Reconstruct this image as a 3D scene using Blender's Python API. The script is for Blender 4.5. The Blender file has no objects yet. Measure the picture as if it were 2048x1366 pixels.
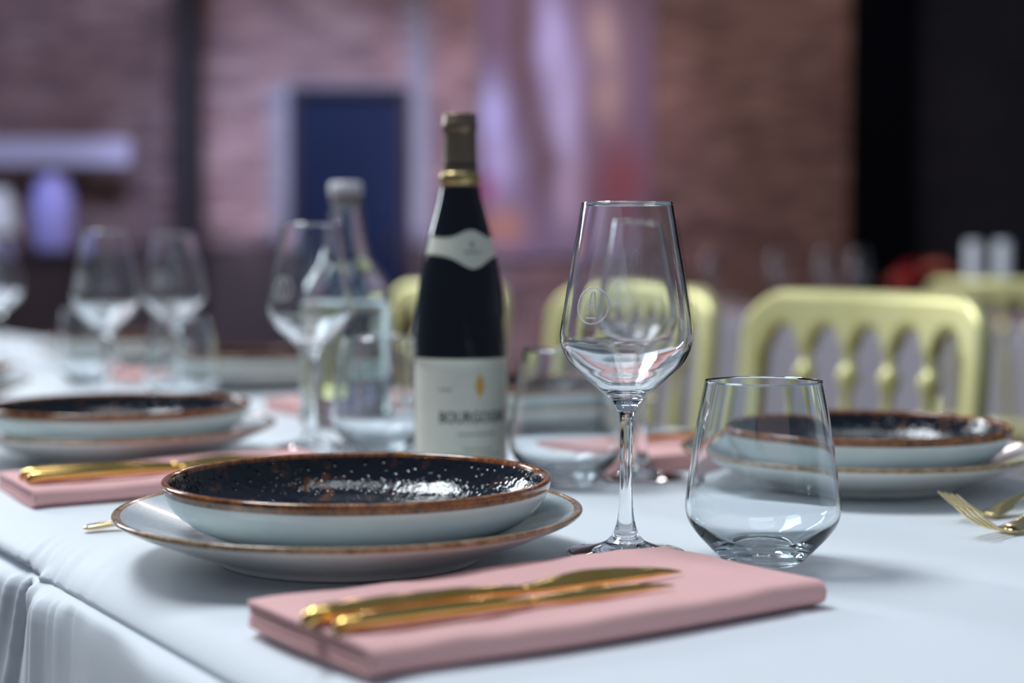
import bpy, math, random
import numpy as np
from mathutils import Vector, noise

# ------------------------------------------------------------------ camera, world, lights, exposure
sc = bpy.context.scene
COL = sc.collection
TZ = 0.75                                   # table top height
cam_d = bpy.data.cameras.new('camera')
cam = bpy.data.objects.new('camera', cam_d)
COL.objects.link(cam)
cam.location = (0, 0, TZ + 0.1914)
cam.rotation_euler = (math.radians(90) - math.atan(163 / 3160), 0, 0)
cam_d.sensor_width = 36
cam_d.lens = 3160 / 2048 * 36
cam_d.clip_start = 0.01
cam_d.dof.use_dof = True
cam_d.dof.focus_distance = 1.02
cam_d.dof.aperture_fstop = 2.85
sc.camera = cam
sc.view_settings.view_transform = 'Standard'
sc.view_settings.look = 'None'
sc.view_settings.exposure = 0.36
sc.view_settings.gamma = 1.0
sc.cycles.max_bounces = 24
sc.cycles.transmission_bounces = 24
sc.cycles.transparent_max_bounces = 16
sc.cycles.glossy_bounces = 8

w = bpy.data.worlds.new('hall_ambient')
sc.world = w
w.use_nodes = True
w.node_tree.nodes['Background'].inputs[0].default_value = (0.36, 0.46, 0.60, 1)
w.node_tree.nodes['Background'].inputs[1].default_value = 0.26


def area(name, loc, target, sx, sy, power, color, spread=180):
    l = bpy.data.lights.new(name, 'AREA')
    l.shape = 'RECTANGLE'
    l.size, l.size_y = sx, sy
    l.energy = power
    l.color = color
    l.spread = math.radians(spread)
    o = bpy.data.objects.new(name, l)
    COL.objects.link(o)
    o.location = loc
    o.rotation_euler = (Vector(target) - Vector(loc)).to_track_quat('-Z', 'Y').to_euler()
    return o


def spot(name, loc, target, power, color, angle, blend=0.8, radius=0.1):
    l = bpy.data.lights.new(name, 'SPOT')
    l.energy = power
    l.color = color
    l.spot_size = math.radians(angle)
    l.spot_blend = blend
    l.shadow_soft_size = radius
    o = bpy.data.objects.new(name, l)
    COL.objects.link(o)
    o.location = loc
    o.rotation_euler = (Vector(target) - Vector(loc)).to_track_quat('-Z', 'Y').to_euler()
    return o


area('key_skylight', (-1.7, 2.0, 4.4), (0.1, 1.2, TZ), 1.7, 1.2, 106, (0.86, 0.94, 1.0))
area('overhead_fill', (0.2, 1.0, 5.2), (0.2, 1.1, TZ), 2.0, 1.4, 26, (0.86, 0.93, 1.0))  # unseen soft fill, added to brighten the cloth from above
area('side_window', (-3.9, 5.2, 2.7), (0.1, 1.4, TZ), 0.6, 1.7, 72, (0.86, 0.94, 1.0))
# coloured wash on the far wall
spot('violet_wash_left', (-2.9, 7.6, 4.6), (-3.1, 11.4, 1.5), 440, (0.36, 0.50, 1.0), 75)
spot('violet_wash_door', (-1.3, 8.2, 4.4), (-1.35, 11.4, 0.9), 900, (0.40, 0.54, 1.0), 50)
spot('violet_wash_mural', (0.1, 8.2, 4.6), (0.1, 11.4, 1.7), 380, (0.74, 0.66, 1.0), 42)
spot('warm_wash_right', (1.9, 7.6, 4.6), (1.75, 11.4, 1.5), 85, (1.0, 0.76, 0.70), 50)
spot('violet_uplight', (-1.95, 10.55, 0.08), (-1.9, 11.4, 1.60), 150, (0.58, 0.62, 1.0), 26, 0.7)
spot('violet_uplight', (-0.70, 10.65, 0.08), (-0.70, 11.4, 1.50), 90, (0.58, 0.62, 1.0), 24, 0.7)
# small pinkish lamps strung high under the roof at the back of the hall
for bx, by, bz in ((-2.6, 8.6, 3.5), (-1.7, 9.0, 3.9), (-0.9, 8.4, 3.4), (-0.2, 9.1, 4.1), (0.5, 8.6, 3.5), (1.2, 9.0, 3.9), (2.0, 8.5, 3.5)):
    l = bpy.data.lights.new('roof_bulb', 'POINT')
    l.energy = 15
    l.color = (1.0, 0.86, 0.90)
    l.shadow_soft_size = 0.08
    o = bpy.data.objects.new('roof_bulb', l)
    COL.objects.link(o)
    o.location = (bx, by, bz)

# ------------------------------------------------------------------ helpers
ANG = math.radians(32.9)                    # table axis: local x = across (v), local y = along (u)
CA, SA = math.cos(ANG), math.sin(ANG)


def T(v, u, z=0.0):
    return Vector((v * CA - u * SA, v * SA + u * CA, TZ + z))


def mesh(name, verts, faces, smooth=True):
    m = bpy.data.meshes.new(name)
    m.from_pydata([tuple(p) for p in verts], [], faces)
    m.update()
    if smooth:
        m.polygons.foreach_set('use_smooth', [True] * len(m.polygons))
    return m


def obj(name, m, material=None, parent=None, loc=None, rotz=None):
    o = bpy.data.objects.new(name, m)
    COL.objects.link(o)
    if material is not None and len(m.materials) == 0:
        m.materials.append(material)
    if parent is not None:
        o.parent = parent
    if loc is not None:
        o.location = loc
    if rotz is not None:
        o.rotation_euler = (0, 0, rotz)
    return o


def tag(o, label, cat, group=None):
    o['label'] = label
    o['category'] = cat
    if group:
        o['group'] = group
    return o


def thing(name, label, cat, loc=(0, 0, 0), rotz=0, group=None):
    o = bpy.data.objects.new(name, None)
    o.empty_display_size = 0.02
    COL.objects.link(o)
    o.location = loc
    o.rotation_euler = (0, 0, rotz)
    return tag(o, label, cat, group)


def struct(o):
    o['kind'] = 'structure'
    return o


def copy_thing(root, loc, rotz, label, group=None):
    r = root.copy()
    COL.objects.link(r)
    r.location = loc
    r.rotation_euler = (0, 0, rotz)
    r['label'] = label
    if group:
        r['group'] = group
    elif 'group' in r:
        del r['group']
    for ch in list(root.children):
        c = ch.copy()
        COL.objects.link(c)
        c.parent = r
        for g in list(ch.children):
            d = g.copy()
            COL.objects.link(d)
            d.parent = c
    return r


def spline(pts, n):
    """Catmull-Rom through 2-D points, n samples per span."""
    P = [np.array(p, float) for p in pts]
    P = [2 * P[0] - P[1]] + P + [2 * P[-1] - P[-2]]
    out = []
    for i in range(1, len(P) - 2):
        a, b, c, d = P[i - 1], P[i], P[i + 1], P[i + 2]
        for k in range(n):
            t = k / n
            out.append(0.5 * ((2 * b) + (-a + c) * t + (2 * a - 5 * b + 4 * c - d) * t * t + (-a + 3 * b - 3 * c + d) * t ** 3))
    out.append(P[-2])
    return [(max(float(q[0]), 0.0), float(q[1])) for q in out]


def lathe(name, prof, seg=96, z0=0.0):
    verts, faces, rings = [], [], []
    for r, z in prof:
        if r < 1e-6:
            rings.append([len(verts)])
            verts.append((0, 0, z + z0))
        else:
            rings.append(list(range(len(verts), len(verts) + seg)))
            for k in range(seg):
                a = 2 * math.pi * k / seg
                verts.append((r * math.cos(a), r * math.sin(a), z + z0))
    for A, B in zip(rings[:-1], rings[1:]):
        if len(A) == 1 and len(B) == 1:
            continue
        for k in range(seg):
            k2 = (k + 1) % seg
            if len(A) == 1:
                faces.append((A[0], B[k2], B[k]))
            elif len(B) == 1:
                faces.append((A[k], A[k2], B[0]))
            else:
                faces.append((A[k], A[k2], B[k2], B[k]))
    return mesh(name, verts, faces)


def loft(name, loops, cap=True, smooth=True):
    """closed loops (same length) joined by quads"""
    n = len(loops[0])
    verts = [p for L in loops for p in L]
    faces = []
    for i in range(len(loops) - 1):
        for k in range(n):
            k2 = (k + 1) % n
            faces.append((i * n + k, i * n + k2, (i + 1) * n + k2, (i + 1) * n + k))
    if cap:
        faces.append(tuple(range(n - 1, -1, -1)))
        b = (len(loops) - 1) * n
        faces.append(tuple(range(b, b + n)))
    return mesh(name, verts, faces, smooth)


def tube_pts(path, radii, n=12):
    """loops around a 3-D path"""
    loops = []
    P = [Vector(p) for p in path]
    for i, p in enumerate(P):
        t = (P[min(i + 1, len(P) - 1)] - P[max(i - 1, 0)]).normalized()
        ref = Vector((0, 0, 1)) if abs(t.z) < 0.9 else Vector((1, 0, 0))
        a = t.cross(ref).normalized()
        b = t.cross(a).normalized()
        r = radii[i] if hasattr(radii, '__len__') else radii
        loops.append([p + a * (r * math.cos(2 * math.pi * k / n)) + b * (r * math.sin(2 * math.pi * k / n)) for k in range(n)])
    return loops


def join_meshes(name, ms):
    verts, faces = [], []
    for m in ms:
        off = len(verts)
        verts += [tuple(v.co) for v in m.vertices]
        faces += [tuple(i + off for i in p.vertices) for p in m.polygons]
    return mesh(name, verts, faces)


def box_mesh(name, lo, hi, bevel=0.0):
    x0, y0, z0 = lo
    x1, y1, z1 = hi
    v = [(x0, y0, z0), (x1, y0, z0), (x1, y1, z0), (x0, y1, z0), (x0, y0, z1), (x1, y0, z1), (x1, y1, z1), (x0, y1, z1)]
    f = [(0, 3, 2, 1), (4, 5, 6, 7), (0, 1, 5, 4), (1, 2, 6, 5), (2, 3, 7, 6), (3, 0, 4, 7)]
    m = mesh(name, v, f, False)
    if bevel:
        import bmesh
        bm = bmesh.new()
        bm.from_mesh(m)
        bmesh.ops.bevel(bm, geom=list(bm.edges), offset=bevel, segments=3, affect='EDGES', profile=0.5)
        bm.to_mesh(m)
        bm.free()
    return m


# ------------------------------------------------------------------ materials
def new_mat(name):
    m = bpy.data.materials.new(name)
    m.use_nodes = True
    nt = m.node_tree
    return m, nt, nt.nodes['Principled BSDF']


def setp(b, **kw):
    names = dict(color='Base Color', rough='Roughness', metal='Metallic', ior='IOR', trans='Transmission Weight', coat='Coat Weight',
                 coat_rough='Coat Roughness', sheen='Sheen Weight', spec='Specular IOR Level', sub='Subsurface Weight')
    for k, v in kw.items():
        b.inputs[names[k]].default_value = (*v, 1) if k == 'color' else v


def plain(name, color, rough=0.5, metal=0.0, **kw):
    m, nt, b = new_mat(name)
    setp(b, color=color, rough=rough, metal=metal, **kw)
    return m


def nz(nt, scale, detail=3.0, rough=0.55, coord=None, stretch=None):
    tc = nt.nodes.new('ShaderNodeTexCoord')
    n = nt.nodes.new('ShaderNodeTexNoise')
    n.inputs['Scale'].default_value = scale
    n.inputs['Detail'].default_value = detail
    n.inputs['Roughness'].default_value = rough
    src = tc.outputs[coord or 'Object']
    if stretch:
        mp = nt.nodes.new('ShaderNodeMapping')
        mp.inputs['Scale'].default_value = stretch
        nt.links.new(src, mp.inputs[0])
        src = mp.outputs[0]
    nt.links.new(src, n.inputs['Vector'])
    return n


def ramp(nt, src, stops):
    r = nt.nodes.new('ShaderNodeValToRGB')
    els = r.color_ramp.elements
    while len(els) < len(stops):
        els.new(0.5)
    for e, (p, c) in zip(els, stops):
        e.position = p
        e.color = (*c, 1)
    nt.links.new(src, r.inputs[0])
    return r


def bump(nt, b, src, strength, dist=0.001):
    bp = nt.nodes.new('ShaderNodeBump')
    bp.inputs['Strength'].default_value = strength
    bp.inputs['Distance'].default_value = dist
    nt.links.new(src, bp.inputs['Height'])
    nt.links.new(bp.outputs[0], b.inputs['Normal'])
    return bp


def math_node(nt, op, a, b=None):
    n = nt.nodes.new('ShaderNodeMath')
    n.operation = op
    for i, x in enumerate((a, b)):
        if x is None:
            continue
        if isinstance(x, (int, float)):
            n.inputs[i].default_value = x
        else:
            nt.links.new(x, n.inputs[i])
    return n.outputs[0]


def mixc(nt, fac, a, b):
    n = nt.nodes.new('ShaderNodeMix')
    n.data_type = 'RGBA'
    for s, x in (('Factor', fac), ('A', a), ('B', b)):
        inp = [i for i in n.inputs if i.name == s and (i.type == 'RGBA' or s == 'Factor' and i.type == 'VALUE')][0]
        if isinstance(x, (tuple, list)):
            inp.default_value = (*x, 1)
        elif isinstance(x, (int, float)):
            inp.default_value = x
        else:
            nt.links.new(x, inp)
    return [o for o in n.outputs if o.type == 'RGBA'][0]


# white cotton tablecloth with a fine weave
M_CLOTH, nt, b = new_mat('white_table_linen')
setp(b, color=(0.80, 0.83, 0.87), rough=0.62, sheen=0.15, spec=0.35)
bump(nt, b, nz(nt, 1600, 2).outputs[0], 0.10, 0.0003)

M_CLOTH_FAR = plain('far_linen_dimmed', (0.42, 0.38, 0.43), 0.8)  # white linen with the dim violet light put into its base colour

M_NAPKIN, nt, b = new_mat('pink_napkin_linen')
n = nz(nt, 900, 2)
r = ramp(nt, n.outputs[0], [(0.3, (0.84, 0.46, 0.445)), (0.7, (0.90, 0.52, 0.50))])
nt.links.new(r.outputs[0], b.inputs['Base Color'])
setp(b, rough=0.8, sheen=0.2, spec=0.2)
bump(nt, b, n.outputs[0], 0.2, 0.0004)


def glass(name, tint=(1, 1, 1), ior=1.5):
    m = bpy.data.materials.new(name)
    m.use_nodes = True
    nt = m.node_tree
    nt.nodes.remove(nt.nodes['Principled BSDF'])
    g = nt.nodes.new('ShaderNodeBsdfGlass')
    g.inputs['Color'].default_value = (*tint, 1)
    g.inputs['Roughness'].default_value = 0.0
    g.inputs['IOR'].default_value = ior
    nt.links.new(g.outputs[0], nt.nodes['Material Output'].inputs[0])
    return m


M_GLASS = glass('clear_crystal', (0.985, 0.99, 0.995))
M_TUMBLER = glass('clear_tumbler_glass', (0.97, 0.985, 0.99))
M_CARAFE = glass('clear_bottle_glass', (0.95, 0.98, 0.975))
M_WATER = glass('still_water', (0.99, 1, 1), 1.33)
M_ETCH = bpy.data.materials.new('etched_white')
M_ETCH.use_nodes = True
nt = M_ETCH.node_tree
nt.nodes.remove(nt.nodes['Principled BSDF'])
dn, tn, mn = nt.nodes.new('ShaderNodeBsdfDiffuse'), nt.nodes.new('ShaderNodeBsdfTranslucent'), nt.nodes.new('ShaderNodeMixShader')
for q in (dn, tn):
    q.inputs['Color'].default_value = (0.95, 0.96, 0.98, 1)
nt.links.new(dn.outputs[0], mn.inputs[1])
nt.links.new(tn.outputs[0], mn.inputs[2])
nt.links.new(mn.outputs[0], nt.nodes['Material Output'].inputs[0])

# gold cutlery
M_GOLD, nt, b = new_mat('polished_gold')
n = nz(nt, 60, 2)
r = ramp(nt, n.outputs[0], [(0.3, (0.86, 0.52, 0.13)), (0.7, (0.92, 0.60, 0.20))])
nt.links.new(r.outputs[0], b.inputs['Base Color'])
setp(b, metal=1.0, rough=0.13)

M_GOLD_PALE, nt, b = new_mat('pale_polished_gold')
setp(b, color=(0.86, 0.68, 0.34), metal=1.0, rough=0.14)

# stoneware
M_WHITEWARE, nt, b = new_mat('white_glazed_stoneware')
n = nz(nt, 40, 3)
r = ramp(nt, n.outputs[0], [(0.3, (0.80, 0.80, 0.75)), (0.7, (0.86, 0.86, 0.81))])
nt.links.new(r.outputs[0], b.inputs['Base Color'])
setp(b, rough=0.12, coat=0.4, coat_rough=0.03)


def rim_mat(name, dark, mid, light):
    m, nt, b = new_mat(name)
    n1 = nz(nt, 130, 4, 0.7)
    n2 = nz(nt, 700, 2)
    r1 = ramp(nt, n1.outputs[0], [(0.32, dark), (0.5, mid), (0.70, light)])
    r2 = ramp(nt, n2.outputs[0], [(0.45, (1, 1, 1)), (0.62, (0.35, 0.3, 0.25))])
    mx = nt.nodes.new('ShaderNodeMix')
    mx.data_type = 'RGBA'
    mx.blend_type = 'MULTIPLY'
    mx.inputs[0].default_value = 0.6
    nt.links.new(r1.outputs[0], mx.inputs[6])
    nt.links.new(r2.outputs[0], mx.inputs[7])
    nt.links.new(mx.outputs[2], b.inputs['Base Color'])
    setp(b, rough=0.14, coat=0.5, coat_rough=0.04)
    bump(nt, b, n2.outputs[0], 0.15, 0.0004)
    return m


M_BOWLRIM = rim_mat('rust_brown_reactive_rim', (0.09, 0.022, 0.006), (0.30, 0.09, 0.014), (0.52, 0.20, 0.04))
M_PLATERIM = rim_mat('tan_reactive_rim', (0.22, 0.12, 0.05), (0.42, 0.27, 0.14), (0.60, 0.44, 0.28))

# dark reactive glaze inside the bowls, uneven enough to break reflections into dots
M_DARKGLAZE, nt, b = new_mat('midnight_reactive_glaze')
vo = nt.nodes.new('ShaderNodeTexVoronoi')
vo.inputs['Scale'].default_value = 95
tc = nt.nodes.new('ShaderNodeTexCoord')
nt.links.new(tc.outputs['Object'], vo.inputs['Vector'])
n1 = nz(nt, 26, 4, 0.6)
spots = ramp(nt, vo.outputs['Distance'], [(0.16, (1, 1, 1)), (0.42, (0, 0, 0))])
patch = ramp(nt, n1.outputs[0], [(0.48, (0, 0, 0)), (0.62, (1, 1, 1))])
mk = math_node(nt, 'MULTIPLY', spots.outputs[0], patch.outputs[0])
col = mixc(nt, mk, (0.006, 0.008, 0.017), (0.14, 0.045, 0.014))
nt.links.new(col, b.inputs['Base Color'])
setp(b, rough=0.10, coat=0.25, coat_rough=0.02)
v2 = nt.nodes.new('ShaderNodeTexVoronoi')
v2.inputs['Scale'].default_value = 170
nt.links.new(tc.outputs['Object'], v2.inputs['Vector'])
dim = ramp(nt, v2.outputs['Distance'], [(0.0, (0, 0, 0)), (0.30, (1, 1, 1))])
n2 = nz(nt, 150, 2)
hgt = math_node(nt, 'ADD', math_node(nt, 'MULTIPLY', dim.outputs[0], 0.7), n2.outputs[0])
bump(nt, b, hgt, 0.85, 0.0014)

M_BLUEGLAZE, nt, b = new_mat('pale_blue_speckled_glaze')
n1 = nz(nt, 30, 4)
n2 = nz(nt, 850, 1)
r1 = ramp(nt, n1.outputs[0], [(0.3, (0.45, 0.55, 0.60)), (0.7, (0.58, 0.66, 0.69))])
r2 = ramp(nt, n2.outputs[0], [(0.28, (0, 0, 0)), (0.36, (1, 1, 1))])
nt.links.new(mixc(nt, r2.outputs[0], (0.28, 0.35, 0.38), r1.outputs[0]), b.inputs['Base Color'])
setp(b, rough=0.22, coat=0.3, coat_rough=0.05)

M_WINEGLASS_DARK, nt, b = new_mat('dark_bottle_glass')
setp(b, color=(0.0025, 0.003, 0.007), rough=0.04, spec=0.45)
M_CAPSULE, nt, b = new_mat('bronze_foil')
setp(b, color=(0.22, 0.16, 0.11), rough=0.36, metal=0.7)
M_CAPBAND, nt, b = new_mat('gold_foil_band')
setp(b, color=(0.50, 0.37, 0.17), rough=0.3, metal=0.85)
bump(nt, b, nz(nt, 500, 1).outputs[0], 0.5, 0.0006)
M_PAPER, nt, b = new_mat('cream_label_paper')
n = nz(nt, 70, 3)
r = ramp(nt, n.outputs[0], [(0.3, (0.64, 0.64, 0.54)), (0.7, (0.70, 0.70, 0.60))])
nt.links.new(r.outputs[0], b.inputs['Base Color'])
setp(b, rough=0.6)
M_INK = plain('charcoal_ink', (0.05, 0.06, 0.06), 0.6)
M_INKSOFT = plain('pale_grey_ink', (0.34, 0.35, 0.32), 0.6)
M_INKGOLD = plain('gold_ink', (0.62, 0.36, 0.07), 0.4, 0.3)

M_CHAIR, nt, b = new_mat('satin_gold_chair_paint')
n = nz(nt, 14, 3)
r = ramp(nt, n.outputs[0], [(0.3, (0.74, 0.68, 0.30)), (0.7, (0.82, 0.76, 0.38))])
nt.links.new(r.outputs[0], b.inputs['Base Color'])
setp(b, rough=0.36, metal=0.5)
M_SEATPAD = plain('ivory_seat_pad', (0.62, 0.57, 0.48), 0.85)

# setting
M_BRICK, nt, b = new_mat('red_brown_brick')
geo = nt.nodes.new('ShaderNodeNewGeometry')
r = ramp(nt, geo.outputs['Random Per Island'], [(0.0, (0.16, 0.085, 0.07)), (0.5, (0.25, 0.13, 0.10)), (1.0, (0.34, 0.20, 0.155))])
nb = nz(nt, 0.8, 4)
rb = ramp(nt, nb.outputs[0], [(0.3, (0.75, 0.75, 0.78)), (0.7, (1.15, 1.1, 1.1))])
mx = nt.nodes.new('ShaderNodeMix')
mx.data_type = 'RGBA'
mx.blend_type = 'MULTIPLY'
mx.inputs[0].default_value = 1.0
nt.links.new(r.outputs[0], mx.inputs[6])
nt.links.new(rb.outputs[0], mx.inputs[7])
nt.links.new(mx.outputs[2], b.inputs['Base Color'])
setp(b, rough=0.9)
bump(nt, b, nz(nt, 60, 4).outputs[0], 0.4, 0.004)
M_BRICKDARK, nt, b = new_mat('charcoal_brick')  # near-black brick for the stretch right of the broad column
geo = nt.nodes.new('ShaderNodeNewGeometry')
r = ramp(nt, geo.outputs['Random Per Island'], [(0.0, (0.012, 0.010, 0.016)), (1.0, (0.024, 0.020, 0.028))])
nt.links.new(r.outputs[0], b.inputs['Base Color'])
setp(b, rough=0.85)
M_MORTAR = plain('grey_mortar', (0.22, 0.19, 0.18), 0.95)
M_MORTARDARK = plain('charcoal_mortar', (0.012, 0.011, 0.014), 0.95)
M_DOOR = plain('navy_door_paint', (0.006, 0.010, 0.026), 0.7, spec=0.15)
M_FRAME = plain('dark_violet_door_frame', (0.03, 0.02, 0.022), 0.8, spec=0.1)
M_STEEL = plain('black_painted_steel', (0.0015, 0.002, 0.004), 0.9, spec=0.05)
M_STEELGREY = plain('dark_grey_steel', (0.030, 0.022, 0.020), 0.85, spec=0.1)
M_WAINSCOT, nt, b = new_mat('dark_stained_timber')
n = nz(nt, 6, 5, 0.6, None, (1, 1, 0.12))
r = ramp(nt, n.outputs[0], [(0.3, (0.035, 0.018, 0.013)), (0.7, (0.075, 0.04, 0.028))])
nt.links.new(r.outputs[0], b.inputs['Base Color'])
setp(b, rough=0.55)
M_FLOOR, nt, b = new_mat('dark_floorboards')
n = nz(nt, 3, 5, 0.6, None, (1, 0.08, 1))
r = ramp(nt, n.outputs[0], [(0.3, (0.045, 0.03, 0.025)), (0.7, (0.10, 0.065, 0.05))])
nt.links.new(r.outputs[0], b.inputs['Base Color'])
setp(b, rough=0.45)

# ------------------------------------------------------------------ the room
WY = 11.4


def brick_field(name, x0, x1, z0, z1, y, holes, material, parent, seed, depth=0.012):
    rnd = random.Random(seed)
    V, Fc = [], []
    h, L, gap = 0.050, 0.205, 0.011
    row, z = 0, z0
    while z + h <= z1:
        x = x0 - (0.108 if row % 2 else 0)
        while x < x1:
            a, c = max(x, x0), min(x + L, x1)
            x += L + gap
            if c - a < 0.03:
                continue
            if any(c > hx0 and a < hx1 and z + h > hz0 and z < hz1 for hx0, hx1, hz0, hz1 in holes):
                continue
            d = y - depth - rnd.uniform(0, 0.004)
            k = len(V)
            V += [(a, y, z), (c, y, z), (c, y, z + h), (a, y, z + h), (a, d, z), (c, d, z), (c, d, z + h), (a, d, z + h)]
            Fc += [(k + 4, k + 5, k + 6, k + 7), (k, k + 1, k + 5, k + 4), (k + 1, k + 2, k + 6, k + 5), (k + 2, k + 3, k + 7, k + 6), (k + 3, k, k + 4, k + 7)]
        z += h + gap
        row += 1
    o = obj(name, mesh(name, V, Fc, False), material, parent)
    o['kind'] = 'stuff'
    return o


floor = struct(obj('floor', box_mesh('floor', (-9, -4, -0.1), (9, 12, 0)), M_FLOOR))
wall = struct(obj('wall_back', box_mesh('wall_back', (-9, WY, 0), (2.6, WY + 0.3, 5.5)), M_MORTAR))
DX0, DX1, DZ1 = -1.52, -0.80, 2.10
brick_field('brick_courses', -8.9, 2.5, 0.02, 5.3, WY, [(DX0 - 0.08, DX1 + 0.08, 0, DZ1 + 0.08), (-0.60, -0.22, 0, 6)], M_BRICK, wall, 3)
wall2 = struct(obj('wall_right', box_mesh('wall_right', (2.6, WY, 0), (9, WY + 0.3, 5.5)), M_MORTARDARK))
brick_field('brick_courses', 2.62, 8.9, 0.02, 5.3, WY, [], M_BRICKDARK, wall2, 5)
# projecting brick pier
pier = struct(obj('wall_pier', box_mesh('wall_pier', (-0.58, WY - 0.20, 0), (-0.24, WY + 0.02, 5.5)), M_MORTAR))
brick_field('brick_courses', -0.58, -0.24, 0.02, 5.3, WY - 0.20, [], M_BRICK, pier, 9)
# door
door = struct(obj('door_1', box_mesh('door_1', (DX0, WY - 0.05, 0.02), (DX1, WY - 0.005, DZ1)), M_DOOR))
for k in range(6):
    x = DX0 + 0.02 + k * (DX1 - DX0 - 0.04) / 6
    obj('plank', box_mesh('plank', (x + 0.004, WY - 0.062, 0.04), (x + (DX1 - DX0 - 0.04) / 6 - 0.004, WY - 0.05, DZ1 - 0.02), 0.003), M_DOOR, door)
obj('door_handle', box_mesh('door_handle', (DX1 - 0.09, WY - 0.11, 1.0), (DX1 - 0.06, WY - 0.06, 1.14), 0.006), M_STEELGREY, door)
fr = [box_mesh('f', (DX0 - 0.07, WY - 0.09, 0), (DX0, WY, DZ1 + 0.07)), box_mesh('f', (DX1, WY - 0.09, 0), (DX1 + 0.07, WY, DZ1 + 0.07)),
      box_mesh('f', (DX0, WY - 0.09, DZ1), (DX1, WY, DZ1 + 0.07))]
struct(obj('trim_1', join_meshes('trim_1', fr), M_FRAME))


# steel columns of the hall
def column(name, x0, x1, y0, material, label):
    t = thing(name, label, 'column', ((x0 + x1) / 2, y0 + 0.12, 0))
    wd = (x1 - x0) / 2
    for sx in (-1, 1):
        obj('flange', box_mesh('flange', (min(sx * wd, sx * (wd - 0.03)), -0.12, 0), (max(sx * wd, sx * (wd - 0.03)), 0.12, 5.4)), material, t)
    obj('web', box_mesh('web', (-wd + 0.03, -0.115, 0), (wd - 0.03, -0.09, 5.4)), material, t)
    obj('base_plate', box_mesh('base_plate', (-wd - 0.04, -0.14, 0), (wd + 0.04, 0.14, 0.03)), material, t)


column('steel_column', 2.41, 2.83, WY - 0.30, M_STEEL, 'broad black steel column where brick wall turns charcoal')
column('steel_column', -2.37, -2.20, WY - 0.30, M_STEELGREY, 'slim dark grey column on brick wall left of navy door')

# timber wainscot
wains = struct(obj('trim_2', box_mesh('trim_2', (-8.9, WY - 0.05, 0), (DX0 - 0.08, WY - 0.015, 1.02)), M_WAINSCOT))
obj('cap_rail', box_mesh('cap_rail', (-8.9, WY - 0.075, 1.02), (DX0 - 0.08, WY - 0.015, 1.06), 0.008), M_WAINSCOT, wains)
wains2 = struct(obj('trim_3', box_mesh('trim_3', (DX1 + 0.08, WY - 0.05, 0), (-0.60, WY - 0.015, 1.02)), M_WAINSCOT))
obj('cap_rail', box_mesh('cap_rail', (DX1 + 0.08, WY - 0.075, 1.02), (-0.60, WY - 0.015, 1.06), 0.008), M_WAINSCOT, wains2)

# painted mural between pier and bare brick
M_MURAL, nt, b = new_mat('abstract_mural_paint')
tc = nt.nodes.new('ShaderNodeTexCoord')
sep = nt.nodes.new('ShaderNodeSeparateXYZ')
nt.links.new(tc.outputs['Object'], sep.inputs[0])
X, Z = sep.outputs[0], sep.outputs[2]
wob = nz(nt, 1.6, 3)
wx = math_node(nt, 'ADD', X, math_node(nt, 'MULTIPLY', math_node(nt, 'SUBTRACT', wob.outputs[0], 0.5), 0.22))


def gauss(cx, cz, sx, sz):
    a = math_node(nt, 'DIVIDE', math_node(nt, 'SUBTRACT', wx, cx), sx)
    c = math_node(nt, 'DIVIDE', math_node(nt, 'SUBTRACT', Z, cz), sz)
    s = math_node(nt, 'ADD', math_node(nt, 'MULTIPLY', a, a), math_node(nt, 'MULTIPLY', c, c))
    return math_node(nt, 'POWER', 2.718, math_node(nt, 'MULTIPLY', s, -1.0))


col = mixc(nt, gauss(-0.14, 1.98, 0.13, 0.26), (0.19, 0.12, 0.15), (0.50, 0.45, 0.60))
col = mixc(nt, gauss(-0.10, 1.62, 0.12, 0.22), col, (0.42, 0.32, 0.40))
col = mixc(nt, gauss(0.27, 2.5, 0.11, 0.40), col, (0.50, 0.44, 0.62))
col = mixc(nt, gauss(0.37, 1.95, 0.11, 0.42), col, (0.56, 0.48, 0.64))
col = mixc(nt, gauss(0.40, 1.40, 0.10, 0.26), col, (0.50, 0.36, 0.40))
col = mixc(nt, gauss(0.64, 2.55, 0.11, 0.25), col, (0.46, 0.32, 0.26))
col = mixc(nt, gauss(0.68, 2.08, 0.11, 0.22), col, (0.42, 0.28, 0.23))
col = mixc(nt, gauss(0.76, 1.50, 0.18, 0.30), col, (0.26, 0.07, 0.075))
col = mixc(nt, gauss(-0.17, 1.45, 0.07, 0.10), col, (0.34, 0.025, 0.10))
col = mixc(nt, gauss(-0.06, 1.18, 0.14, 0.14), col, (0.42, 0.17, 0.09))
col = mixc(nt, gauss(0.05, 2.7, 0.07, 0.40), col, (0.13, 0.07, 0.06))
col = mixc(nt, gauss(0.11, 2.12, 0.06, 0.34), col, (0.13, 0.07, 0.06))
col = mixc(nt, gauss(0.21, 1.60, 0.07, 0.34), col, (0.14, 0.07, 0.06))
nt.links.new(col, b.inputs['Base Color'])
setp(b, rough=0.85)
tag(obj('mural_panel', box_mesh('mural_panel', (-0.23, WY - 0.05, 0.95), (1.02, WY - 0.017, 3.6), 0.004), M_MURAL),
    'abstract mural in lavender, brown and crimson beside the brick pier', 'mural')

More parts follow.
